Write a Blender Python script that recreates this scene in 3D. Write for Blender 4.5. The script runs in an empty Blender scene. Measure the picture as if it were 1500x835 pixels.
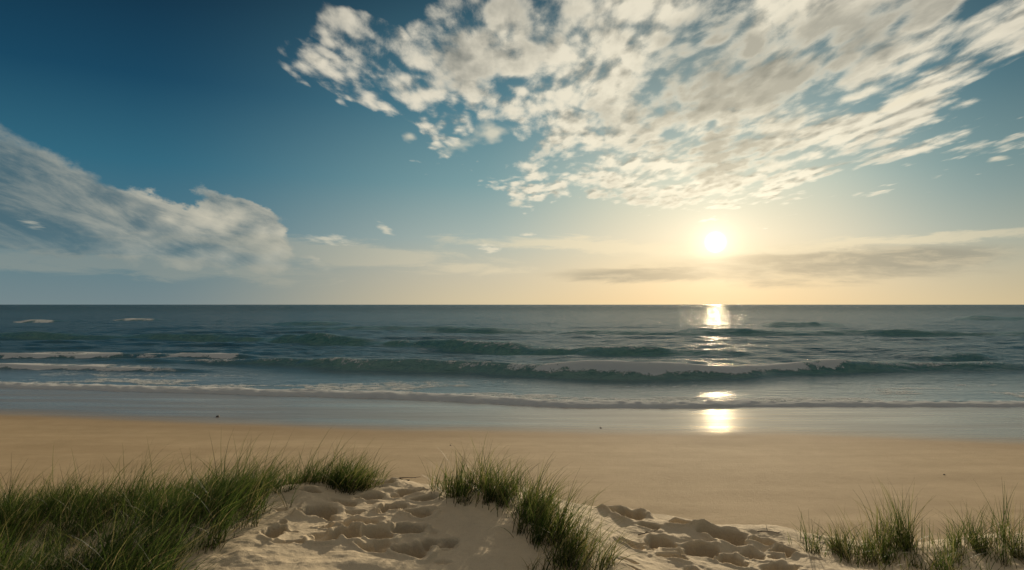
import bpy, math, random
import numpy as np
rng = np.random.default_rng(7)
random.seed(7)
sc = bpy.context.scene
sc.view_settings.view_transform = 'Standard'
try: sc.view_settings.look = 'None'
except Exception: pass
sc.view_settings.exposure = 0
EYE = 4.0
SUN_AZ, SUN_EL = 16.6, 5.0
LAMP_EL = 11.0

# ------------------------------------------------------------------ numpy helpers
def sm(a, b, t):
    t = np.clip((t - a) / (b - a), 0, 1)
    return t * t * (3 - 2 * t)
def vnoise(x, y, seed=0):
    xi = np.floor(x).astype(np.int64); yi = np.floor(y).astype(np.int64)
    fx = x - xi; fy = y - yi
    fx = fx * fx * fx * (fx * (fx * 6 - 15) + 10); fy = fy * fy * fy * (fy * (fy * 6 - 15) + 10)
    def h(a, b):
        n = (a * 374761393 + b * 668265263 + seed * 1442695041) & 0xffffffff
        n = ((n ^ (n >> 13)) * 1274126177) & 0xffffffff
        n = n ^ (n >> 16)
        return (n & 0xffff) / 65535.0
    v00 = h(xi, yi); v10 = h(xi + 1, yi); v01 = h(xi, yi + 1); v11 = h(xi + 1, yi + 1)
    return (v00 * (1 - fx) + v10 * fx) * (1 - fy) + (v01 * (1 - fx) + v11 * fx) * fy - 0.5
def fbm(x, y, o=4, seed=0, g=0.5):
    s = 0; a = 1
    for i in range(o):
        s = s + a * vnoise(x * 2**i + 13.7 * i, y * 2**i - 7.3 * i, seed + i); a *= g
    return s
def spot(px, py, z=0.0):
    """point on level z that lies on the surveyed bearing"""
    y = (EYE - z) * 1000.0 / (py - 446.0)
    return (px - 750.0) / 1000.0 * y, y
def grid_obj(name, X, Y, Z, attrs, mat, keep=None):
    R, C = X.shape
    me = bpy.data.meshes.new(name)
    co = np.stack([X, Y, Z], -1).reshape(-1, 3).astype(np.float32)
    idx = np.arange(R * C).reshape(R, C)
    q = np.stack([idx[:-1, :-1], idx[:-1, 1:], idx[1:, 1:], idx[1:, :-1]], -1).reshape(-1, 4)
    sel = None
    if keep is not None:
        kq = keep.ravel()[q].any(axis=1); q = q[kq]
        sel = np.unique(q); remap = np.zeros(R * C, np.int64); remap[sel] = np.arange(len(sel)); q = remap[q]; co = co[sel]
    me.vertices.add(len(co)); me.vertices.foreach_set('co', co.ravel())
    me.loops.add(q.size); me.loops.foreach_set('vertex_index', q.ravel().astype(np.int32))
    me.polygons.add(len(q)); me.polygons.foreach_set('loop_start', (np.arange(len(q)) * 4).astype(np.int32))
    me.polygons.foreach_set('use_smooth', np.ones(len(q), bool))
    me.update(); me.validate()
    for k, v in attrs.items():
        v = np.asarray(v, np.float32).ravel()
        if sel is not None: v = v[sel]
        a = me.attributes.new(k, 'FLOAT', 'POINT'); a.data.foreach_set('value', v)
    me.materials.append(mat)
    ob = bpy.data.objects.new(name, me); sc.collection.objects.link(ob)
    return ob

# ------------------------------------------------------------------ node helpers
class NT:
    def __init__(s, tree): s.t = tree; s.n = tree.nodes; s.l = tree.links
    def put(s, sock, v):
        if v is None: return
        if hasattr(v, 'is_output'): s.l.new(v, sock)
        else: sock.default_value = v
    def m(s, op, a, b=None, c=None, clamp=False):
        n = s.n.new('ShaderNodeMath'); n.operation = op; n.use_clamp = clamp
        s.put(n.inputs[0], a); s.put(n.inputs[1], b)
        if c is not None: s.put(n.inputs[2], c)
        return n.outputs[0]
    def add(s, a, b): return s.m('ADD', a, b)
    def sub(s, a, b): return s.m('SUBTRACT', a, b)
    def mul(s, a, b): return s.m('MULTIPLY', a, b)
    def div(s, a, b): return s.m('DIVIDE', a, b)
    def mx(s, a, b): return s.m('MAXIMUM', a, b)
    def mn(s, a, b): return s.m('MINIMUM', a, b)
    def ss(s, lo, hi, v, o0=0.0, o1=1.0):
        n = s.n.new('ShaderNodeMapRange'); n.interpolation_type = 'SMOOTHSTEP'
        s.put(n.inputs['Value'], v); s.put(n.inputs['From Min'], lo); s.put(n.inputs['From Max'], hi)
        s.put(n.inputs['To Min'], o0); s.put(n.inputs['To Max'], o1)
        return n.outputs[0]
    def vec(s, x, y, z=0.0):
        n = s.n.new('ShaderNodeCombineXYZ'); s.put(n.inputs[0], x); s.put(n.inputs[1], y); s.put(n.inputs[2], z); return n.outputs[0]
    def sep(s, v):
        n = s.n.new('ShaderNodeSeparateXYZ'); s.put(n.inputs[0], v); return n.outputs
    def noise(s, v, scale, detail=4, rough=0.5, dist=0.0, lac=2.0):
        n = s.n.new('ShaderNodeTexNoise'); s.put(n.inputs['Vector'], v); s.put(n.inputs['Scale'], scale)
        s.put(n.inputs['Detail'], detail); s.put(n.inputs['Roughness'], rough); s.put(n.inputs['Distortion'], dist)
        s.put(n.inputs['Lacunarity'], lac)
        return n.outputs['Fac']
    def voro(s, v, scale, smooth=0.6, detail=0.0):
        n = s.n.new('ShaderNodeTexVoronoi'); n.feature = 'SMOOTH_F1'; n.voronoi_dimensions = '2D'
        s.put(n.inputs['Vector'], v); s.put(n.inputs['Scale'], scale); s.put(n.inputs['Smoothness'], smooth)
        s.put(n.inputs['Detail'], detail)
        return n.outputs['Distance']
    def ramp(s, v, stops, interp='LINEAR'):
        n = s.n.new('ShaderNodeValToRGB'); s.put(n.inputs[0], v); r = n.color_ramp; r.interpolation = interp
        while len(r.elements) < len(stops): r.elements.new(0.5)
        for e, (p, c) in zip(r.elements, stops): e.position = p; e.color = (*c, 1)
        return n.outputs[0]
    def mix(s, f, a, b, mode='MIX'):
        n = s.n.new('ShaderNodeMix'); n.data_type = 'RGBA'; n.blend_type = mode
        s.put(n.inputs[0], f); s.put(n.inputs[6], a if hasattr(a, 'is_output') else (*a, 1)); s.put(n.inputs[7], b if hasattr(b, 'is_output') else (*b, 1))
        return n.outputs[2]
    def attr(s, name):
        n = s.n.new('ShaderNodeAttribute'); n.attribute_name = name; return n.outputs['Fac']
    def bump(s, h, strength, dist, normal=None):
        n = s.n.new('ShaderNodeBump'); s.put(n.inputs['Height'], h); s.put(n.inputs['Strength'], strength); s.put(n.inputs['Distance'], dist)
        if normal is not None: s.put(n.inputs['Normal'], normal)
        return n.outputs[0]
    def fresnel(s, ior, normal):
        n = s.n.new('ShaderNodeFresnel'); n.inputs['IOR'].default_value = ior; s.put(n.inputs['Normal'], normal); return n.outputs[0]
    def glossy(s, col, rough, normal):
        n = s.n.new('ShaderNodeBsdfGlossy'); n.inputs['Color'].default_value = (*col, 1); s.put(n.inputs['Roughness'], rough); s.put(n.inputs['Normal'], normal); return n.outputs[0]
    def diffuse(s, col, normal):
        n = s.n.new('ShaderNodeBsdfDiffuse'); s.put(n.inputs['Color'], col); s.put(n.inputs['Normal'], normal); return n.outputs[0]
    def mixsh(s, f, a, b):
        n = s.n.new('ShaderNodeMixShader'); s.put(n.inputs[0], f); s.l.new(a, n.inputs[1]); s.l.new(b, n.inputs[2]); return n.outputs[0]
def L(r, g, b):
    f = lambda c: (c / 255 / 12.92) if c / 255 <= 0.04045 else ((c / 255 + 0.055) / 1.055) ** 2.4
    return (f(r), f(g), f(b))

# ------------------------------------------------------------------ sky
w = bpy.data.worlds.new("World"); sc.world = w; w.use_nodes = True
try:
    w.cycles.sampling_method = 'MANUAL'; w.cycles.sample_map_resolution = 1024
except Exception: pass
t = NT(w.node_tree); t.n.clear()
tc = t.n.new('ShaderNodeTexCoord').outputs['Generated']
dx, dy, dz = t.sep(tc)
el = t.mul(t.m('ARCSINE', dz), 57.2958)
az = t.mul(t.m('ARCTAN2', dx, dy), 57.2958)
elc = t.mx(el, 0.0)
def EL(stops): return [(e / 90.0, L(*c)) for e, c in stops]
ef = t.div(elc, 90.0)
zen = [(42, (56, 78, 92)), (60, (175, 162, 145)), (90, (195, 178, 155))]
far = t.ramp(ef, EL([(0, (116, 134, 138)), (2.5, (100, 127, 135)), (5.5, (76, 117, 133)), (10.5, (48, 102, 124)), (16.5, (23, 70, 96)), (24, (12, 42, 63))] + zen))
mid = t.ramp(ef, EL([(0, (212, 196, 160)), (2.5, (200, 192, 168)), (5.5, (168, 181, 173)), (10, (120, 156, 160)), (16, (76, 124, 139)), (24, (40, 80, 98))] + zen))
near = t.ramp(ef, EL([(0, (232, 203, 154)), (2.5, (234, 212, 170)), (5.5, (226, 214, 184)), (9.5, (196, 202, 184)), (14, (142, 163, 161)), (24, (64, 95, 108))] + zen))
dsun = t.m('ABSOLUTE', t.sub(az, SUN_AZ))
f1 = t.ss(2, 20, dsun); f2 = t.ss(14, 46, dsun)
base = t.mix(f2, t.mix(f1, near, mid), far)
fe = t.ss(24, 42, az)
base = t.mix(t.mul(fe, 0.6), base, t.ramp(ef, EL([(0, (198, 178, 134)), (3, (168, 165, 140)), (8, (118, 136, 132)), (15, (70, 96, 104)), (24, (40, 60, 74))] + zen)))

sa, ca = math.sin(math.radians(SUN_AZ)), math.cos(math.radians(SUN_AZ))
se, ce = math.sin(math.radians(SUN_EL)), math.cos(math.radians(SUN_EL))
dot = t.n.new('ShaderNodeVectorMath'); dot.operation = 'DOT_PRODUCT'
t.put(dot.inputs[0], tc); dot.inputs[1].default_value = (sa * ce, ca * ce, se)
ang = t.mul(t.m('ARCCOSINE', t.mn(dot.outputs['Value'], 1.0)), 57.2958)
def gauss(v, s_): return t.m('EXPONENT', t.mul(t.m('POWER', t.div(v, s_), 2.0), -1.0))
def expo(v, s_): return t.m('EXPONENT', t.mul(t.div(v, s_), -1.0))

zz = t.add(t.mx(dz, 0.0), 0.03)
cx = t.div(dx, zz); cy = t.mul(t.div(dy, zz), 0.42)
wn = t.sub(t.noise(t.vec(cx, cy, 3.0), 1.8, 4, 0.6), 0.5)
wn2 = t.sub(t.noise(t.vec(cx, cy, 9.0), 1.9, 4, 0.6), 0.5)
azw = t.add(az, t.mul(wn, 14.0)); elw = t.add(el, t.mul(wn2, 7.5))
def ell(px, py, rx, ry, rot=0.0, A=None, E=None):
    A = azw if A is None else A; E = elw if E is None else E
    a = math.degrees(math.atan((px - 750) / 1000)); e = math.degrees(math.atan((446 - py) / 1000 * math.cos(math.radians(a))))
    k = 0.0573 * math.cos(math.radians(a)) ** 1.5
    rx *= k; ry *= k; c, s_ = math.cos(math.radians(rot)), math.sin(math.radians(rot))
    u = t.sub(A, a); v = t.sub(E, e)
    p = t.div(t.add(t.mul(u, c), t.mul(v, s_)), rx); q = t.div(t.sub(t.mul(v, c), t.mul(u, s_)), ry)
    return t.sub(1.0, t.m('SQRT', t.add(t.mul(p, p), t.mul(q, q))))
def union(L_):
    r = L_[0]
    for k in L_[1:]: r = t.mx(r, k)
    return r
M1 = union([ell(1040, 120, 320, 150), ell(1330, 40, 330, 100, 18), ell(1060, 245, 320, 46, 2), t.mn(ell(715, 90, 120, 80, 10), 0.16), t.mn(ell(575, 70, 120, 36, -25), 0.14), t.mn(ell(560, 135, 130, 36, -20), 0.16), ell(1220, 185, 190, 50, 15)])
thin = t.noise(t.vec(cx, cy, 77.0), 2.6, 3, 0.55)
def dens(ox, oy, det=8):
    X = t.add(cx, ox); Y = t.add(cy, oy)
    wv = t.mul(wn, 0.30); wu = t.mul(wn2, 0.30)
    a = t.noise(t.vec(X, Y, 0.0), 3.5, det, 0.67, 0.2)
    b = t.voro(t.vec(t.add(X, wv), t.add(Y, wu)), 7.5, 0.6)
    c_ = t.voro(t.vec(t.sub(X, wv), t.add(Y, wu)), 18.0, 0.6)
    return t.add(t.mul(t.sub(a, 0.5), 2.7), t.add(t.mul(t.sub(0.42, b), 1.0), t.mul(t.sub(0.40, c_), 0.50)))
d0 = dens(0, 0); d1 = dens(0.035, 0.06, 5)
Mc = t.mn(t.mx(M1, -1.0), 0.24)
D = t.add(t.add(d0, t.mul(Mc, 2.1)), t.add(t.mul(t.sub(0.5, thin), 2.1), -0.08))
alpha1 = t.ss(-0.28, 0.62, D)
lit = t.add(t.mul(t.sub(d0, d1), 1.15), 0.92)
core = t.ss(0.50, 1.5, D)
shade = t.m('SUBTRACT', lit, t.mul(core, 0.50), clamp=True)
sunprox = expo(ang, 20.0)
hi = t.mix(sunprox, L(218, 210, 192), L(255, 246, 218))
lo = t.mix(sunprox, L(88, 103, 109), L(178, 168, 144))
ccol = t.mix(shade, lo, hi)
big = t.noise(t.vec(cx, cy, 21.0), 1.9, 6, 0.62)
DK = t.mx(union([ell(1260, 40, 260, 100, 20), ell(1030, 90, 120, 90, 10), ell(1030, 222, 110, 30, 5)]), 0.0)
dark = t.mul(t.ss(0.44, 0.68, t.add(big, t.mul(DK, 0.34))), t.ss(0.0, 0.7, D))
ccol = t.mix(t.mul(dark, 0.66), ccol, t.mix(sunprox, L(82, 97, 103), L(158, 149, 126)))
col = t.mix(t.mul(alpha1, 0.95), base, ccol)
# left banked cloud
lw = t.sub(t.noise(t.vec(t.mul(az, 0.14), t.mul(el, 0.24), 51.0), 1.0, 6, 0.62), 0.5)
lw2 = t.sub(t.noise(t.vec(t.mul(az, 0.14), t.mul(el, 0.24), 61.0), 1.0, 6, 0.62), 0.5)
A2 = t.add(az, t.mul(lw, 6)); E2 = t.add(el, t.mul(lw2, 3.5))
M2 = union([ell(10, 262, 230, 78, -20, A2, E2), ell(225, 322, 250, 38, -15, A2, E2), ell(20, 335, 400, 40, -6, A2, E2), ell(345, 318, 80, 28, -20, A2, E2)])
ur = t.add(t.mul(az, math.cos(math.radians(-19))), t.mul(el, math.sin(math.radians(-19))))
vr = t.sub(t.mul(el, math.cos(math.radians(-19))), t.mul(az, math.sin(math.radians(-19))))
s1 = t.noise(t.vec(t.mul(ur, 0.17), t.mul(vr, 0.34), 31.0), 1.0, 9, 0.66, 0.3)
bl = t.voro(t.vec(t.add(t.mul(az, 0.42), t.mul(lw, 1.6)), t.add(t.mul(el, 0.62), t.mul(lw2, 1.6))), 1.0, 0.6)
D2 = t.add(t.add(t.mul(t.sub(s1, 0.5), 1.5), t.mul(t.sub(0.42, bl), t.ss(-34, -24, az, 0.15, 0.8))), t.mul(t.mn(t.mx(M2, -1.0), 0.5), 2.0))
a2 = t.mul(t.ss(-0.05, t.ss(-34, -24, az, 0.60, 0.35), D2), t.ss(0.5, 7.0, el, 0.1, 1.0))
s2 = t.noise(t.vec(t.mul(ur, 0.12), t.mul(vr, 0.38), 37.0), 1.0, 9, 0.66, 0.3)
rim = t.mul(t.ss(1.0, 0.05, D2), t.ss(3.0, 6.5, el))
c2 = t.mix(t.m('ADD', t.mul(t.ss(0.40, 0.64, s2), 0.60), t.mul(rim, 0.42), clamp=True), L(74, 101, 112), L(162, 163, 152))
c2 = t.mix(t.mul(t.ss(-36, -24, az), t.add(t.ss(0.3, 0.7, s2, 0.15, 0.65), t.mul(t.sub(0.42, bl), 0.9))), c2, L(216, 207, 184))
col = t.mix(t.mul(a2, 0.84), col, c2)
# low bands
hn = t.noise(t.vec(t.mul(az, 0.10), t.mul(el, 0.60), 2.0), 1.0, 8, 0.66, 0.6)
eb = t.add(el, t.mul(t.sub(hn, 0.5), 2.0))
M3 = union([ell(1180, 389, 280, 32, 1, az, eb), ell(1330, 380, 160, 26, 3, az, eb), ell(960, 402, 170, 14, 0, az, eb)])
D3 = t.add(t.mul(t.sub(hn, 0.5), 1.0), t.mul(t.mx(M3, -1.5), 1.6))
a3 = t.ss(-0.15, 1.0, D3)
hb = t.noise(t.vec(t.mul(az, 0.22), t.mul(el, 1.2), 8.0), 1.0, 7, 0.66, 0.4)
c3 = t.mix(expo(ang, 8.0), L(142, 143, 131), L(194, 175, 140))
c3 = t.mix(t.mul(t.ss(0.42, 0.66, hb), 0.5), c3, L(220, 203, 168))
col = t.mix(t.mul(a3, 0.88), col, c3)
M4 = union([ell(500, 372, 300, 26, -4, az, eb), ell(150, 385, 400, 26, -3, az, eb), ell(1330, 352, 330, 12, 2, az, eb), ell(850, 360, 250, 14, -3, az, eb)])
hn2 = t.noise(t.vec(t.mul(az, 0.18), t.mul(el, 0.9), 12.0), 1.0, 8, 0.66, 0.5)
D4 = t.add(t.mul(t.sub(hn2, 0.5), 2.8), t.mul(t.mx(M4, -1.5), 1.3))
a4 = t.ss(0.0, 0.9, D4)
col = t.mix(t.mul(a4, t.ss(10, 40, dsun, 0.55, 0.28)), col, t.mix(t.ss(10, 45, dsun), L(236, 220, 184), L(174, 170, 152)))
# isolated puffs
azs = t.add(az, t.mul(wn, 2.5)); els = t.add(el, t.mul(wn2, 1.5))
M5 = union([ell(565, 336, 13, 7, -35, azs, els), ell(755, 296, 13, 5, 0, azs, els), ell(40, 328, 18, 8, -10, azs, els), ell(712, 190, 40, 20, 20), ell(600, 200, 14, 8, 0, azs, els), ell(1462, 232, 15, 5, 0, azs, els), ell(770, 343, 12, 4, 0, azs, els), ell(720, 362, 16, 4, 0, azs, els), ell(1320, 147, 60, 14, 10), ell(475, 352, 34, 8, -8, azs, els)])
a5 = t.ss(-0.2, 0.9, t.add(M5, t.mul(d0, 0.6)))
col = t.mix(t.mul(a5, 0.70), col, t.mix(f2, L(232, 222, 196), L(190, 188, 172)))
# glow and sun disc
def scaled(c, f):
    n = t.n.new('ShaderNodeVectorMath'); n.operation = 'SCALE'; n.inputs[0].default_value = c; t.put(n.inputs['Scale'], f); return n.outputs[0]
def vadd(a, b):
    n = t.n.new('ShaderNodeVectorMath'); n.operation = 'ADD'; t.put(n.inputs[0], a); t.put(n.inputs[1], b); return n.outputs[0]
g = t.add(t.mul(gauss(ang, 1.4), 0.22), t.add(t.mul(expo(ang, 2.2), 0.36), t.mul(expo(ang, 8.0), 0.22)))
tot = vadd(vadd(col, scaled((1.0, 0.87, 0.62), g)), scaled((1.0, 0.77, 0.46), t.mul(gauss(ang, 0.30), 680.0)))
bg = t.n.new('ShaderNodeBackground'); t.put(bg.inputs['Color'], tot); bg.inputs['Strength'].default_value = 1.0
sky = t.n.new('ShaderNodeTexSky'); sky.sky_type = 'NISHITA'; sky.sun_disc = False
sky.sun_elevation = math.radians(SUN_EL); sky.sun_rotation = math.radians(SUN_AZ)
bg2 = t.n.new('ShaderNodeBackground'); t.put(bg2.inputs['Color'], sky.outputs[0]); bg2.inputs['Strength'].default_value = 0.0012
ad = t.n.new('ShaderNodeAddShader'); t.l.new(bg.outputs[0], ad.inputs[0]); t.l.new(bg2.outputs[0], ad.inputs[1])
out = t.n.new('ShaderNodeOutputWorld'); t.l.new(ad.outputs[0], out.inputs[0])

# sun lamp
sl = bpy.data.lights.new('sun', 'SUN'); sl.energy = 4.4; sl.angle = math.radians(0.8); sl.color = (1.0, 0.84, 0.60)
so = bpy.data.objects.new('sun', sl); sc.collection.objects.link(so)
from mathutils import Vector
le = math.radians(LAMP_EL)
sd = Vector((sa * math.cos(le), ca * math.cos(le), math.sin(le)))
so.rotation_euler = sd.to_track_quat('Z', 'Y').to_euler()
so.location = (30, 100, 20)

# camera
cd = bpy.data.cameras.new('camera'); cd.lens = 24; cd.sensor_width = 36; cd.clip_end = 60000; cd.clip_start = 0.05
cd.shift_y = 28.5 / 1500
co = bpy.data.objects.new('camera', cd); sc.collection.objects.link(co)
co.location = (0, 0, EYE); co.rotation_euler = (math.radians(90), 0, 0); sc.camera = co

# ------------------------------------------------------------------ terrain
def curve(pts):
    P = sorted([spot(*p) for p in pts]); xs = [p[0] for p in P]; ys = [p[1] for p in P]
    return lambda x: np.interp(x, xs, ys)
shore_pts = [(-300, 556), (0, 567), (200, 573), (430, 580), (600, 586), (800, 596), (950, 599), (1150, 596), (1500, 597), (1900, 600)]
_sh = curve(shore_pts)
def shore(x): return _sh(x) + 0.5 * fbm(x * 0.35, x * 0, 4, 5)
wet_pts = [(-300, 596, .23), (0, 611, .23), (200, 619, .23), (420, 628, .23), (600, 632, .23), (750, 633, .23), (950, 635, .23), (1150, 638, .2), (1300, 645, .2), (1500, 655, .2), (1900, 668, .2)]
_wt = curve(wet_pts)
def wetline(x): return _wt(x) + 0.25 * fbm(x * 0.25, x * 0, 4, 15)

feet = []
def foot(px, py, L_, W_, rot, dep, z=2.2):
    x, y = spot(px, py, z); feet.append((x, y, L_, W_, math.radians(rot), dep))
for a in [(465, 768, .30, .18, 60, .19), (525, 784, .30, .17, 20, .17), (505, 804, .25, .16, 10, .16), (548, 801, .27, .14, 30, .16), (597, 790, .25, .14, 15, .15),
          (640, 808, .20, .16, 90, .16), (400, 808, .15, .20, 10, .13), (612, 768, .24, .11, 0, .12), (575, 757, .24, .11, 20, .12), (540, 742, .26, .11, 10, .12),
          (505, 752, .24, .11, -10, .12), (600, 820, .30, .16, -15, .16), (545, 820, .22, .13, 15, .12), (475, 812, .2, .13, 40, .12),
          (560, 722, .26, .12, 5, .11), (520, 718, .26, .12, 0, .11), (600, 735, .22, .11, 10, .11), (625, 748, .22, .11, 10, .11), (450, 745, .22, .11, 20, .11)]:
    foot(*a)
for a in [(915, 750, .34, .21, -20, .21), (1002, 758, .30, .14, 10, .16), (1058, 772, .42, .24, -20, .24), (968, 788, .26, .17, 0, .17), (1026, 795, .32, .21, -40, .21),
          (1070, 809, .22, .16, 0, .15), (1102, 797, .20, .14, 0, .13), (1120, 775, .26, .12, 10, .11), (950, 765, .2, .10, 0, .10),
          (1150, 790, .24, .13, 10, .12), (985, 812, .22, .13, 0, .11), (1140, 818, .26, .14, 10, .12), (925, 800, .20, .12, 10, .11)]:
    foot(*a, z=2.05)
for i in range(60):
    px = [rng.uniform(400, 690), rng.uniform(890, 1220), rng.uniform(420, 790)][i % 3]; py = rng.uniform(712, 833) if i % 3 != 1 else rng.uniform(760, 833)
    foot(px, py, rng.uniform(.07, .18), rng.uniform(.04, .07), rng.uniform(-30, 60), rng.uniform(.015, .045))

def terrain(x, y, detail=True):
    x = np.asarray(x, float); y = np.asarray(y, float)
    ys = _sh(x)
    b = np.where(y < ys, 0.034 * (ys - y), 0.05 * (ys - y)); b = np.maximum(b, -2.5)
    b = np.minimum(b, 0.62 + 0.1 * np.tanh((10 - y) * 0.1))
    top = np.interp(x, [-9, -4.9, -3.6, -2.6, -1.8, -1.1, -.3, .4, 1.0, 2.3, 2.9, 3.6, 4.9, 9], [1.97, 2.02, 2.06, 2.2, 2.34, 2.32, 2.24, 2.16, 2.07, 1.94, 1.86, 1.82, 1.78, 1.8])
    top = top + 0.08 * fbm(x * 0.7 + 3, y * 0.7, 3, 40)
    top = top + 0.11 * np.exp(-(((x + 0.05 - (6.0 - y) * 0.38) / 0.50) ** 2 + ((y - 5.6) / 0.9) ** 2))
    top = top + 0.14 * np.exp(-(((x + 2.5) / 0.6) ** 2 + ((y - 5.2) / 0.8) ** 2))
    top = top - 0.06 * np.exp(-(((x + 1.3) / 0.6) ** 2 + ((y - 5.2) / 1.2) ** 2))
    top = top + 0.10 * np.exp(-(((x - 2.9) / 0.9) ** 2 + ((y - 4.9) / 0.5) ** 2))
    yc = 6.15 + 0.45 * fbm(x * 0.8, x * 0 + 3, 3, 60) + np.interp(x, [-6, -2, 0, 2, 5], [0.3, 0.5, 0.3, -0.1, 0.0])
    s = sm(0, 1, (y - yc) / 2.9)
    z = b + (np.maximum(top, b) - b) * (1 - s)
    if detail:
        nearm = (y < 9) & (y > 1) & (np.abs(x) < 8)
        zz = z[nearm]; X = x[nearm]; Y = y[nearm]; k = 1 - s[nearm]
        ridg = 0.35 - np.abs(fbm(X * 2.2 + 5, Y * 2.8, 3, 75))
        h = 0.05 * fbm(X * 1.6, Y * 1.6, 3, 70) + 0.026 * ridg + 0.008 * fbm(X * 14, Y * 14, 3, 90, .6)
        for (fx, fy, l, wd, r, dep) in feet:
            m = (np.abs(X - fx) < l * 2.2) & (np.abs(Y - fy) < l * 2.2)
            if not m.any(): continue
            u = X[m] - fx; v = Y[m] - fy
            u = u + 0.05 * fbm(X[m] * 8, Y[m] * 8, 3, 33); v = v + 0.05 * fbm(X[m] * 8, Y[m] * 8, 3, 34)
            p = (u * math.cos(r) + v * math.sin(r)) / (l * .55); q = (-u * math.sin(r) + v * math.cos(r)) / (wd * .80 * (1 + 0.35 * np.clip(p, -1, 1)))
            rr = np.sqrt(p * p + q * q)
            h[m] += -dep * 1.1 * (1 - sm(0.68, 0.98, rr)) + dep * 0.13 * np.exp(-((rr - 1.18) / 0.2) ** 2) * (1 + 1.5 * fbm(X[m] * 7, Y[m] * 7, 2, 44))
        z[nearm] = zz + h * k
    z = z + np.where(y > 8, 0.014 * fbm(x * 0.5, y * 0.9, 4, 110), 0) * (1 - sm(0, 3, y - _wt(x) + 1.5))
    return z
def axis(parts):
    a = [np.linspace(p, q, n, endpoint=False) for p, q, n in parts]; return np.concatenate(a)
gx = axis([(-30000, -300, 6), (-300, -40, 14), (-40, -8, 64), (-8, -5, 60), (-5, -2.4, 130), (-2.4, 3.0, 460), (3.0, 5, 110), (5, 8, 60), (8, 40, 64), (40, 300, 14), (300, 30001, 7)])
gy = axis([(-400, -10, 10), (-10, 2.5, 20), (2.5, 3.6, 30), (3.6, 7.4, 380), (7.4, 10, 50), (10, 36, 200), (36, 80, 20), (80, 600, 10), (600, 30001, 8)])
GX, GY = np.meshgrid(gx, gy)
GZ = terrain(GX, GY)
wl = wetline(GX)
wet = sm(-0.7, 0.9, GY - wl)
damp = sm(-2.8, 0.2, GY - wl)
dune = 1 - sm(6.0, 9.0, GY)

m = bpy.data.materials.new('sand'); m.use_nodes = True; t = NT(m.node_tree)
bs = t.n['Principled BSDF']; P = t.n.new('ShaderNodeNewGeometry').outputs['Position']
W = t.attr('wet'); Dm = t.attr('damp'); Du = t.attr('dune')
n1 = t.noise(P, 1.3, 6, 0.6); n2 = t.noise(P, 160.0, 3, 0.7); n3 = t.noise(P, 9.0, 5, 0.65)
px_, py_, pz_ = t.sep(P)
band = t.noise(t.vec(t.mul(px_, 0.12), t.mul(py_, 1.1), 0.0), 1.0, 5, 0.6)
n4 = t.noise(t.vec(t.mul(px_, 0.5), t.mul(py_, 1.4), 4.0), 1.4, 7, 0.7)
dry = t.mix(t.ss(0.3, 0.7, n1), (0.46, 0.345, 0.20), (0.53, 0.40, 0.24))
dry = t.mix(t.mul(t.ss(0.35, 0.65, band), t.mul(t.sub(1.0, Du), 0.45)), dry, (0.37, 0.265, 0.145))
dry = t.mix(t.mul(t.ss(0.50, 0.72, n4), t.mul(t.sub(1.0, Du), 0.40)), dry, (0.35, 0.25, 0.135))
dry = t.mix(t.mul(Du, 0.70), dry, (0.72, 0.61, 0.44))
dry = t.mix(t.ss(0.35, 0.75, n2, 0.0, 0.35), dry, (0.35, 0.265, 0.17))
dry = t.mix(t.ss(0.50, 0.8, n3, 0.0, 0.25), dry, (0.38, 0.29, 0.18))
c = t.mix(t.mul(Dm, 0.5), dry, (0.28, 0.195, 0.11))
c = t.mix(W, c, (0.36, 0.295, 0.215))
t.put(bs.inputs['Base Color'], c)
bs.inputs['Roughness'].default_value = 0.9
bs.inputs['Specular IOR Level'].default_value = 0.1
hgt = t.add(t.mul(n2, 0.25), t.add(t.noise(P, 45.0, 4, 0.7), t.mul(n3, 1.2)))
dryb = t.sub(1.0, t.mul(W, 0.985))
t.put(bs.inputs['Normal'], t.bump(hgt, t.mul(dryb, 0.5), 0.02))
g_ = grid_obj('beach_ground', GX, GY, GZ, {'wet': wet, 'damp': damp, 'dune': dune}, m)
g_['kind'] = 'structure'; g_['label'] = 'golden sand beach with trampled dune and wet shoreline'; g_['category'] = 'beach'

# thin film of backwash water lying on the sloping sand
fx_ = np.linspace(-60, 60, 500); v_ = np.linspace(0, 1, 60)
FX, V_ = np.meshgrid(fx_, v_)
FY = (_wt(FX) - 0.8) * (1 - V_) + (_sh(FX) + 1.0) * V_
FZ = terrain(FX, FY) + 0.006
fw_ = sm(-0.4, 0.5, FY - wetline(FX)) * (0.40 + 0.60 * sm(0.0, 2.0, FY - wetline(FX)))
m = bpy.data.materials.new('backwash_film'); m.use_nodes = True; t = NT(m.node_tree); t.n.remove(t.n['Principled BSDF'])
P = t.n.new('ShaderNodeNewGeometry').outputs['Position']; px_, py_, pz_ = t.sep(P)
W = t.attr('wet')
band = t.noise(t.vec(t.mul(px_, 0.10), t.mul(py_, 0.9), 0.0), 1.0, 5, 0.6)
nb = t.bump(t.noise(t.vec(t.mul(px_, 0.4), py_, 0.0), 2.2, 4, 0.6), 0.20, 0.06)
fr = t.fresnel(1.40, nb)
fac = t.mul(t.mul(W, t.mn(t.add(t.mul(fr, 1.10), 0.04), 0.88)), t.ss(0.25, 0.7, band, 1.0, 0.75))
tr = t.n.new('ShaderNodeBsdfTransparent').outputs[0]
t.l.new(t.mixsh(fac, tr, t.glossy((1, 0.99, 0.96), t.ss(0.3, 0.7, band, 0.22, 0.36), nb)), t.n['Material Output'].inputs[0])
film = grid_obj('shallow_water', FX, FY, FZ, {'wet': fw_}, m)
film['kind'] = 'structure'; film['label'] = 'thin glossy film of backwash water on sand'; film['category'] = 'water'

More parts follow.
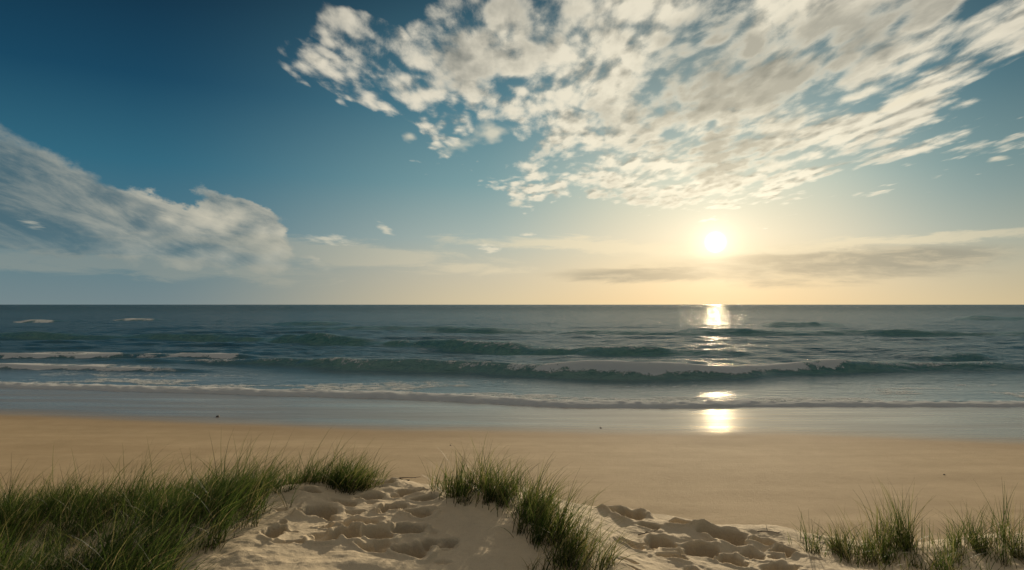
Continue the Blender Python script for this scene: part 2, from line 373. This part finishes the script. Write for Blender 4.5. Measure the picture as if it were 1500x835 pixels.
# ------------------------------------------------------------------ sea
rows = [24.0]
while rows[-1] < 25000:
    y = rows[-1]; rows.append(y + max(0.10, 0.10 * (y / 46) ** 1.9))
ry = np.array(rows); tt = np.linspace(-1, 1, 1000)
SY, T = np.meshgrid(ry, tt, indexing='ij')
SX = T * (18 + SY * 0.95)
Z = np.zeros_like(SX)
foam = np.zeros_like(SX); green = np.zeros_like(SX)
off = sm(3, 25, SY - _sh(SX))
fade = 1 / (1 + (SY / 260) ** 2)
wx = SX + 3 * fbm(SX * 0.03, SY * 0.03, 3, 200)
wy = SY + 5 * fbm(SX * 0.02, SY * 0.05, 3, 210)
for (lam, amp, ang_, sd_) in [(19, .09, 4, 1), (11, .07, -9, 2), (6.3, .06, 12, 3), (3.7, .05, -18, 4), (2.3, .036, 22, 5)]:
    k = 2 * math.pi / lam; a = math.radians(ang_)
    ph = k * (wy * math.cos(a) + wx * math.sin(a)) + 4 * fbm(SX / lam * 0.35, SY / lam * 0.35, 2, 220 + sd_)
    gp = 0.55 + 1.6 * np.clip(fbm(SX / lam * 0.18, SY / lam * 0.3, 2, 230 + sd_) + 0.2, 0, 1)
    res = 1.0 if lam > 8 else 1 / (1 + (SY / 120) ** 3)
    Z += off * amp * gp * (np.sin(ph) + 0.35 * np.sin(2 * ph + 0.6)) * (0.35 + 0.65 * fade) * res
Z += off * 0.10 * fbm(SX * 0.25, SY * 0.7, 4, 240) * fade
def breaker(pts, front=1.3, back=3.0, seed=1, foamy=None, fw=0.5, tail=0.0, at=0.9, rag=0.0):
    global Z, foam, green
    P = [(*spot(p[0], p[1]), p[2]) for p in pts]; P.sort()
    xs = [p[0] for p in P]; ys = [p[1] for p in P]; am = [p[2] for p in P]
    yb = np.interp(SX, xs, ys) + 0.7 * fbm(SX * 0.12, SX * 0, 3, seed * 7) ; a = np.interp(SX, xs, am, left=0, right=0)
    a = a * (0.9 + 0.4 * fbm(SX * 0.15, SX * 0 + 9, 3, seed * 11))
    u = SY - yb
    u = u + 0.16 * fbm(SX * 0.4, SX * 0.0 + SY * 0.4, 3, seed * 3)
    prof = np.where(u < front, sm(-0.1, front, u) ** 1.3, np.exp(-((u - front) / back) ** 2)) - 0.12 * np.exp(-((u + 1.3) / 1.5) ** 2)
    Z += a * prof
    green = np.maximum(green, np.clip(a / 0.6, 0, 1) * np.exp(-((u - front * .7) / (front * .9)) ** 2))
    if foamy:
        pxs = 750 + 1000 * SX / SY
        f = np.interp(pxs, [p[0] for p in foamy], [p[1] for p in foamy], left=0, right=0)
        f = f * np.clip(0.90 + 0.7 * fbm(SX * 0.7, SX * 0, 3, seed * 17), 0, 1.4)
        if rag: u = u + rag * fbm(SX * 0.9, SX * 0, 4, seed * 19)
        foam = np.maximum(foam, f * np.exp(-((u - front * at) / fw) ** 2))
        if tail: foam = np.maximum(foam, 0.75 * f * (u > front * at) * np.exp(-((u - front * at) / tail) ** 2) * np.clip(.75 + fbm(SX * .4, SY * 1.2, 3, seed), 0, 1))
breaker([(-100, 528, 0), (100, 531, .1), (250, 535, .35), (400, 538, .45), (520, 543, .58), (700, 548, .66), (800, 554, .72), (950, 557, .76), (1100, 556, .74), (1230, 550, .6), (1350, 547, .38), (1500, 546, .44), (1700, 546, .3)], 1.1, 2.4, 1,
        [(240, 0), (300, .55), (500, .45), (740, .6), (800, 1.15), (1000, 1.25), (1220, 1.15), (1260, .5), (1500, .45)], 0.42, at=0.80, rag=.30, tail=1.6)
breaker([(-200, 494, .6), (0, 497, .5), (200, 498, .55), (380, 502, .75), (560, 509, .7), (700, 516, .65), (850, 521, .65), (1000, 523, .5), (1100, 523, .3), (1200, 522, .0)], 1.7, 4.0, 2, [(0, .1), (600, .35), (850, .55), (1100, .35)], .6)
breaker([(300, 483, 0), (400, 484, .3), (560, 485, .65), (720, 489, .65), (800, 489, .3), (900, 491, .5), (1000, 492, .65), (1190, 492, .65), (1260, 492, .65), (1500, 494, .7), (1700, 494, .7)], 3, 6, 3)
breaker([(1110, 480, 0), (1150, 480, .9), (1210, 480, 1.0), (1260, 478, 0)], 4, 7, 4)
breaker([(1330, 525, 0), (1390, 527, .5), (1450, 527, .45), (1520, 525, .0)], 1.3, 3, 5)
breaker([(360, 476, 0), (400, 477, .7), (470, 477, .7), (520, 476, 0)], 4, 8, 6)
breaker([(1400, 470, 0), (1450, 470, 1.1), (1600, 470, 1.2)], 6, 12, 7)
breaker([(-200, 527, .3), (0, 526, .33), (150, 527, .34), (210, 527, .2), (280, 530, .3), (350, 530, .25), (420, 530, 0)], 1.0, 3, 8, [(-200, 1.3), (150, 1.3), (190, .3), (265, 1.15), (330, 1.15), (360, 0)], .7, 4.5, at=.7, rag=.9)
breaker([(-200, 543, .2), (0, 542, .25), (230, 546, .2), (330, 549, 0)], .8, 2, 9, [(-200, 1.35), (220, 1.25), (270, 0)], .55, 2.6, at=.7, rag=.6)
breaker([(10, 473, 0), (25, 473, .5), (70, 473, .5), (90, 473, 0)], 4, 8, 10, [(15, 0), (25, 1.0), (70, 1.0), (85, 0)], 3, at=.7, rag=3)
breaker([(150, 471, 0), (170, 471, .5), (215, 471, .5), (240, 471, 0)], 4, 8, 11, [(160, 0), (170, 1.0), (220, 1.0), (230, 0)], 3, at=.7, rag=3)
# swash edge
sh = shore(SX); us = SY - sh
wob = fbm(SX * 1.3, SX * 0, 4, 300)
us = us + 0.25 * wob
th = np.interp(SX, [-25, -14, -8, -4, 2, 10, 20], [1.8, 2.9, 3.5, 3.5, 2.3, 1.4, 1.3])
bore = np.interp(SX, [-25, -12, -5, 2, 8, 20], [.10, .14, .16, .13, .09, .08])
edge = 0.03 + bore * np.exp(-((us - 0.7) / 0.7) ** 2) + 0.05 * sm(0, 6, us)
edge += 0.06 * fbm(SX * 3, SY * 3, 3, 310) * np.exp(-((us - 0.6) / 1.2) ** 2)
Z = np.where(us > 0, Z * sm(0, 4, us) + edge * sm(0, 0.18, us), 0)
Z = Z - 0.6 * (1 - sm(-0.35, 0.0, us)) - 0.01
foam = np.maximum(foam, 1.9 * np.exp(-((us - 0.25) / 0.42) ** 2))
foam = np.maximum(foam, 1.18 * (1 - sm(0.2, 1, us / th)) * np.clip(0.82 + 1.0 * fbm(SX * 0.6, SY * 1.5, 4, 320), 0, 1.1) * (us > -0.1))
lace = sm(-0.05, 0.25, fbm(SX * 0.16, SY * 0.6, 4, 330)) * (1 - sm(2, 12, us)) * 0.60 * (us > 0)
foam = np.maximum(foam, lace)
foam = np.where(us > -0.15, foam, 0)
chop = sm(1, 16, us)
shallow = 1 - sm(0, 20, us)

m = bpy.data.materials.new('sea_water'); m.use_nodes = True; t = NT(m.node_tree); t.n.remove(t.n['Principled BSDF'])
P = t.n.new('ShaderNodeNewGeometry').outputs['Position']
px_, py_, pz_ = t.sep(P)
G = t.attr('green'); CH = t.attr('chop'); SHL = t.attr('shallow')
va = t.vec(t.mul(px_, 0.50), py_, 0.0)
r1 = t.noise(va, 1.1, 4, 0.6, 0.3); r2 = t.noise(va, 4.5, 4, 0.6, 0.2)
far_ = t.noise(t.vec(t.mul(px_, 0.36), py_, 0.0), 0.28, 4, 0.6)
fc = t.noise(t.vec(t.mul(px_, 0.5), py_, t.mul(pz_, 3.0)), 2.2, 4, 0.6, 0.4)
c = t.mix(t.mul(t.ss(0.05, 0.9, G), t.ss(0.25, 0.65, fc, 0.5, 1.0)), (0.026, 0.125, 0.155), (0.10, 0.25, 0.21))  # light showing through breaker faces is put into the base colour as brighter green
c = t.mix(t.mul(SHL, 0.7), c, (0.17, 0.245, 0.235))
offs = t.ss(60, 700, py_)
b1 = t.bump(far_, t.mul(CH, 0.85), t.add(1.2, t.mul(offs, 3.5)))
b2 = t.bump(r1, t.add(0.10, t.mul(CH, 0.80)), 0.40, b1)
b3 = t.bump(r2, t.add(0.15, t.mul(CH, 0.80)), 0.13, b2)
fr = t.mul(t.fresnel(1.34, b3), t.add(0.94, t.mul(SHL, 0.05)))
t.l.new(t.mixsh(fr, t.diffuse(c, b3), t.glossy((1, 1, 1), 0.22, b3)), t.n['Material Output'].inputs[0])
s_ = grid_obj('sea', SX, SY, Z, {'green': green, 'chop': chop, 'shallow': shallow}, m)
s_['kind'] = 'structure'; s_['label'] = 'teal sea with low breaking waves and swell lines'; s_['category'] = 'sea'

# foam floating on the water surface
m = bpy.data.materials.new('sea_foam'); m.use_nodes = True; t = NT(m.node_tree); t.n.remove(t.n['Principled BSDF'])
P = t.n.new('ShaderNodeNewGeometry').outputs['Position']; px_, py_, pz_ = t.sep(P)
F = t.attr('foam')
fn = t.add(t.mul(t.sub(t.noise(t.vec(t.mul(px_, 0.6), py_, 0.0), 3.0, 6, 0.7, 0.6), 0.5), 2.0), t.mul(t.sub(t.noise(P, 14.0, 4, 0.7), 0.5), 1.0))
fm = t.mul(t.ss(0.42, 0.70, t.add(F, fn)), t.ss(0.06, 0.3, F))
fb = t.bump(t.mul(fm, t.noise(P, 12.0, 4, 0.7)), 0.5, 0.05)
tr = t.n.new('ShaderNodeBsdfTransparent').outputs[0]
df = t.diffuse((0.90, 0.90, 0.88, 1), fb)
tl = t.n.new('ShaderNodeBsdfTranslucent'); tl.inputs[0].default_value = (0.90, 0.88, 0.82, 1)
t.l.new(t.mixsh(t.mul(fm, 0.97), tr, t.mixsh(0.35, df, tl.outputs[0])), t.n['Material Output'].inputs[0])
fo = grid_obj('sea_foam', SX, SY, Z + 0.015 + 0.00025 * np.maximum(SY - 40, 0), {'foam': foam}, m, keep=(foam > 0.06) & (SY < 260))
fo['kind'] = 'structure'; fo['label'] = 'lacy white foam along the swash and breaking crests'; fo['category'] = 'foam'

# the sun disc in the sky makes the glitter on water; the lamp lights the land
lk = bpy.data.collections.new('sun_receivers')
lk.objects.link(s_); lk.objects.link(film)
so.light_linking.receiver_collection = lk
for cobj in lk.collection_objects: cobj.light_linking.link_state = 'EXCLUDE'

# ------------------------------------------------------------------ grass
m = bpy.data.materials.new('marram_grass'); m.use_nodes = True; t = NT(m.node_tree)
bs = t.n['Principled BSDF']; tn = t.attr('tint'); hh = t.attr('along')
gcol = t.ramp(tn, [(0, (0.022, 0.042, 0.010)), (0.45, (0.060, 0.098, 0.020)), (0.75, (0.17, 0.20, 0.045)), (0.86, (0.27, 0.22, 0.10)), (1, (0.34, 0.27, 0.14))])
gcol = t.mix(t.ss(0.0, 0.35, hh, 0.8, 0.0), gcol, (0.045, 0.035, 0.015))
gcol = t.mix(t.mul(t.ss(0.5, 1.0, hh, 0.0, 0.6), t.ss(0.2, 0.7, tn)), gcol, (0.26, 0.26, 0.07))  # sunlit tips painted into the blade colour, along with some dry yellowing
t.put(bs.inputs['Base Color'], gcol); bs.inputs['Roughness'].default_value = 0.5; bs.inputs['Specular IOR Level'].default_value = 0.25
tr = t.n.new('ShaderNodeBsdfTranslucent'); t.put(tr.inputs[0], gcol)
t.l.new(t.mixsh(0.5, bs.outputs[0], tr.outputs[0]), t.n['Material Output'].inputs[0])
GM = m
def grass(name, bx, by, length, spread, wind=(0.25, 0.0), dry=0.12, width=0.0055, origin=None, tmax=0.75):
    n = len(bx); bz = terrain(bx, by) - 0.02
    S = 6
    th_ = rng.uniform(0, 2 * np.pi, n); tilt = np.abs(rng.normal(0, 1, n)) * spread
    d0x = np.cos(th_) * tilt + wind[0] * 0.4; d0y = np.sin(th_) * tilt + wind[1] * 0.4
    bend = rng.uniform(0.2, 1.3, n)
    Lh = length * rng.uniform(0.35, 1.15, n)
    cxs = wind[0] * bend + np.cos(th_) * tilt * 0.9; cys = wind[1] * bend + np.sin(th_) * tilt * 0.9
    pts = np.zeros((n, S, 3)); p = np.stack([bx, by, bz], -1); d = np.stack([d0x, d0y, np.ones(n)], -1)
    pts[:, 0] = p
    for i in range(1, S):
        dn = d / np.linalg.norm(d, axis=1, keepdims=True)
        p = p + dn * (Lh / (S - 1))[:, None]; pts[:, i] = p
        d = dn + np.stack([cxs * 0.45, cys * 0.45, -0.22 * bend * (i / S)], -1)
    ph = rng.uniform(0, np.pi, n); wv = np.stack([np.cos(ph), np.sin(ph), np.zeros(n)], -1)
    wd = np.array([0.8, 1.0, 0.9, 0.7, 0.42, 0.08]) * width / 2
    A = pts - wv[:, None] * wd[None, :, None]; B = pts + wv[:, None] * wd[None, :, None]
    V = np.stack([A, B], 2).reshape(n, S * 2, 3)
    base = (np.arange(n) * S * 2)[:, None, None]
    q = np.array([[2 * i, 2 * i + 1, 2 * i + 3, 2 * i + 2] for i in range(S - 1)])[None] + base
    q = q.reshape(-1, 4)
    if origin is None: origin = (float(bx.mean()), float(by.mean()), float(bz.mean()))
    V = V.reshape(-1, 3) - np.array(origin)
    me = bpy.data.meshes.new(name)
    me.vertices.add(len(V)); me.vertices.foreach_set('co', V.astype(np.float32).ravel())
    me.loops.add(q.size); me.loops.foreach_set('vertex_index', q.ravel().astype(np.int32))
    me.polygons.add(len(q)); me.polygons.foreach_set('loop_start', (np.arange(len(q)) * 4).astype(np.int32))
    me.polygons.foreach_set('use_smooth', np.ones(len(q), bool)); me.update()
    tint = np.where(rng.random(n) < dry, rng.uniform(0.8, 1, n), rng.uniform(0, tmax, n))
    a = me.attributes.new('tint', 'FLOAT', 'POINT'); a.data.foreach_set('value', np.repeat(tint, S * 2).astype(np.float32))
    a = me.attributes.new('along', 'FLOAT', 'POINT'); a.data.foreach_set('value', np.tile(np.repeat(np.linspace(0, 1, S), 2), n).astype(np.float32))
    me.materials.append(GM)
    ob = bpy.data.objects.new(name, me); ob.location = origin; sc.collection.objects.link(ob)
    return ob
# grassy bank made of tussocks
N = 60000
bx = rng.uniform(-6.5, -1.0, N); by = rng.uniform(3.0, 7.2, N)
edge_x = np.interp(by, [3.0, 4.0, 4.4, 4.8, 5.3, 5.8, 6.3, 6.7, 7.2], [-1.95, -2.0, -2.1, -2.1, -1.95, -1.75, -1.5, -1.35, -1.5])
den = fbm(bx * 1.6, by * 1.6, 3, 400)
cl = fbm(bx * 4.5, by * 4.5, 2, 420)
keep = (bx < edge_x + 0.4 * fbm(by * 3, bx * 3, 2, 410)) & (den + 0.9 * cl > -0.18 + 0.45 * np.clip(bx - edge_x + 0.8, 0, 1) * (by < 6))
bx, by, den, cl = bx[keep], by[keep], den[keep], cl[keep]
ln = (0.27 + 0.26 * np.clip(den + 0.3, 0, 1)) * (0.75 + 1.3 * np.clip(cl + .1, 0, .6)) + 0.16 * (rng.random(len(bx)) < .10)
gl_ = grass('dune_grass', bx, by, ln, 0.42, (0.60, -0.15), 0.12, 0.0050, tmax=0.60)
gl_['kind'] = 'stuff'; gl_['label'] = 'dense dark green marram grass covering sandy dune bank'; gl_['category'] = 'grass'

def tuft(px, py, z, n, rad, length, label, spread=0.3, wind=(0.15, 0), dry=0.12, tmax=.84):
    x, y = spot(px, py, z); n = int(n * 1.0)
    r = rad * 1.35 * np.sqrt(rng.random(n)); a = rng.uniform(0, 2 * np.pi, n)
    clx = rng.normal(0, rad * .65, 8); cly = rng.normal(0, rad * .65, 8); k = rng.integers(0, 8, n)
    inn = rng.random(n) < .75
    X = x + np.where(inn, clx[k] + rng.normal(0, .03, n), r * np.cos(a)); Y = y + np.where(inn, cly[k] + rng.normal(0, .03, n), r * np.sin(a))
    hl = rng.uniform(.5, 1.25, 8)[k] * np.where(inn, 1, .7)
    ob = grass('grass_tuft', X, Y, length * hl, spread, wind, dry, 0.0054, tmax=tmax)
    ob['label'] = label; ob['category'] = 'grass tuft'; ob['group'] = 'tufts of marram grass on the dune'
for a in [(690, 722, 2.35, 500, .22, .44, 'bright green marram grass tuft crowning a sand mound', .42, (.15, 0), .1),
          (725, 728, 2.35, 460, .20, .40, 'bright green marram grass tuft crowning a sand mound', .42, (.3, 0)),
          (762, 745, 2.33, 460, .20, .38, 'yellow green marram grass tuft on a sand ridge', .42, (.4, 0)),
          (792, 765, 2.3, 460, .18, .40, 'tall yellow green grass tuft on a sand ridge', .42, (.4, 0)),
          (818, 785, 2.3, 460, .18, .44, 'tall yellow green grass tuft on a sand ridge', .42, (.3, 0)),
          (845, 808, 2.25, 380, .18, .36, 'drooping grass tuft at the foot of a sand ridge', .48, (.5, -.1), .25),
          (830, 826, 2.25, 240, .16, .28, 'drooping grass tuft at the foot of a sand ridge', .50, (.4, -.1), .3),
          (655, 712, 2.35, 90, .14, .34, 'thin wispy grass tuft on bare sand', .45),
          (505, 700, 2.38, 420, .16, .38, 'short grass tuft spilling over the dune edge', .42, (.4, 0), .15),
          (535, 704, 2.35, 200, .12, .22, 'short grass tuft spilling over the dune edge', .5, (.6, 0), .3),
          (1225, 800, 1.93, 340, .28, .42, 'sparse green grass tuft on low sand', .50, (-.2, 0), .15),
          (1270, 790, 1.93, 260, .22, .36, 'sparse green grass tuft on low sand', .45, (-.1, 0), .15),
          (1325, 795, 1.9, 280, .18, .56, 'tall upright thin grass tuft on low sand', .32, (-.08, 0), .15),
          (1405, 805, 1.9, 420, .30, .38, 'bushy green grass tuft on low sand', .45, (-.05, 0), .12),
          (1480, 800, 1.9, 480, .26, .50, 'bushy green grass tuft on low sand', .42, (0, 0), .12),
          (1285, 822, 1.9, 160, .22, .28, 'sparse green grass tuft on low sand', .5, (0, 0), .3),
          (1365, 828, 1.9, 180, .24, .26, 'sparse green grass tuft on low sand', .5, (0, 0), .3),
          (1560, 800, 1.9, 300, .26, .42, 'bushy green grass tuft on low sand', .3, (0, 0), .12)]:
    tuft(*a)

# ------------------------------------------------------------------ pebbles and twigs
import bmesh
from mathutils import noise as mn
pm = bpy.data.materials.new('dark_stone'); pm.use_nodes = True; t = NT(pm.node_tree); bs = t.n['Principled BSDF']
t.put(bs.inputs['Base Color'], t.mix(t.noise(t.n.new('ShaderNodeTexCoord').outputs['Object'], 20, 4), (0.03, 0.027, 0.022), (0.10, 0.085, 0.07))); bs.inputs['Roughness'].default_value = .7
def pebble(px, py, z, size):
    x, y = spot(px, py, z); zz = float(terrain(np.array([x]), np.array([y]))[0])
    bm = bmesh.new(); bmesh.ops.create_icosphere(bm, subdivisions=3, radius=size)
    for v in bm.verts:
        v.co *= 1 + .35 * mn.noise(v.co / size * 1.1 + Vector((px, 0, 0))); v.co.z *= .6
    me = bpy.data.meshes.new('pebble'); bm.to_mesh(me); bm.free(); me.materials.append(pm)
    for p in me.polygons: p.use_smooth = True
    ob = bpy.data.objects.new('pebble', me); ob.location = (x, y, zz + size * .3); sc.collection.objects.link(ob)
    ob['label'] = 'small dark pebble lying on wet sand' if py < 640 else 'small dark pebble lying on dry sand'; ob['category'] = 'pebble'; ob['group'] = 'pebbles on the beach'
for a in [(319, 615, .15, .06), (880, 629, .15, .035), (1383, 697, .4, .02), (660, 655, .3, .02)]: pebble(*a)
tm = bpy.data.materials.new('dry_twig'); tm.use_nodes = True; t = NT(tm.node_tree); bs = t.n['Principled BSDF']
t.put(bs.inputs['Base Color'], t.mix(t.noise(t.n.new('ShaderNodeTexCoord').outputs['Object'], 30, 4), (0.05, 0.035, 0.02), (0.14, 0.10, 0.06))); bs.inputs['Roughness'].default_value = .85
def twig(px, py, z, ln, rot):
    x, y = spot(px, py, z); zz = float(terrain(np.array([x]), np.array([y]))[0])
    bm = bmesh.new()
    def limb(p, d, l, r):
        n = 6; prev = None
        for i in range(n + 1):
            f = i / n; d = (d + Vector((random.uniform(-.25, .25), random.uniform(-.25, .25), random.uniform(-.1, .1)))).normalized()
            if i: p = p + d * l / n
            u = d.cross(Vector((0, 0, 1))).normalized(); v = d.cross(u)
            ring = [bm.verts.new(p + (u * math.cos(a) + v * math.sin(a)) * r * (1 - .75 * f)) for a in [k * math.pi / 3 for k in range(6)]]
            if prev:
                for k in range(6): bm.faces.new((prev[k], prev[(k + 1) % 6], ring[(k + 1) % 6], ring[k]))
            else: bm.faces.new(ring)
            prev = ring
            if i in (2, 4) and l > .12: limb(p.copy(), (d + u * random.choice((-1, 1)) + Vector((0, 0, .3))).normalized(), l * .4, r * .6)
        bm.faces.new(prev)
    limb(Vector((0, 0, 0)), Vector((math.cos(rot), math.sin(rot), .08)), ln, .006)
    me = bpy.data.meshes.new('twig'); bm.to_mesh(me); bm.free(); me.materials.append(tm)
    ob = bpy.data.objects.new('twig', me); ob.location = (x, y, zz + .008); sc.collection.objects.link(ob)
    ob['label'] = 'thin dry brown twig half lying on sand'; ob['category'] = 'twig'; ob['group'] = 'dry twigs on the dune'
for a in [(585, 694, 2.35, .22, .1), (600, 690, 2.35, .2, 2.6), (555, 700, 2.35, .15, .4), (905, 745, 2.1, .3, 3.0), (1110, 770, 2.0, .3, .4), (1200, 778, 1.95, .25, 1.0), (1290, 800, 1.9, .3, 2.4), (300, 770, 2.5, .3, .5), (935, 770, 2.1, .18, .3)]: twig(*a)
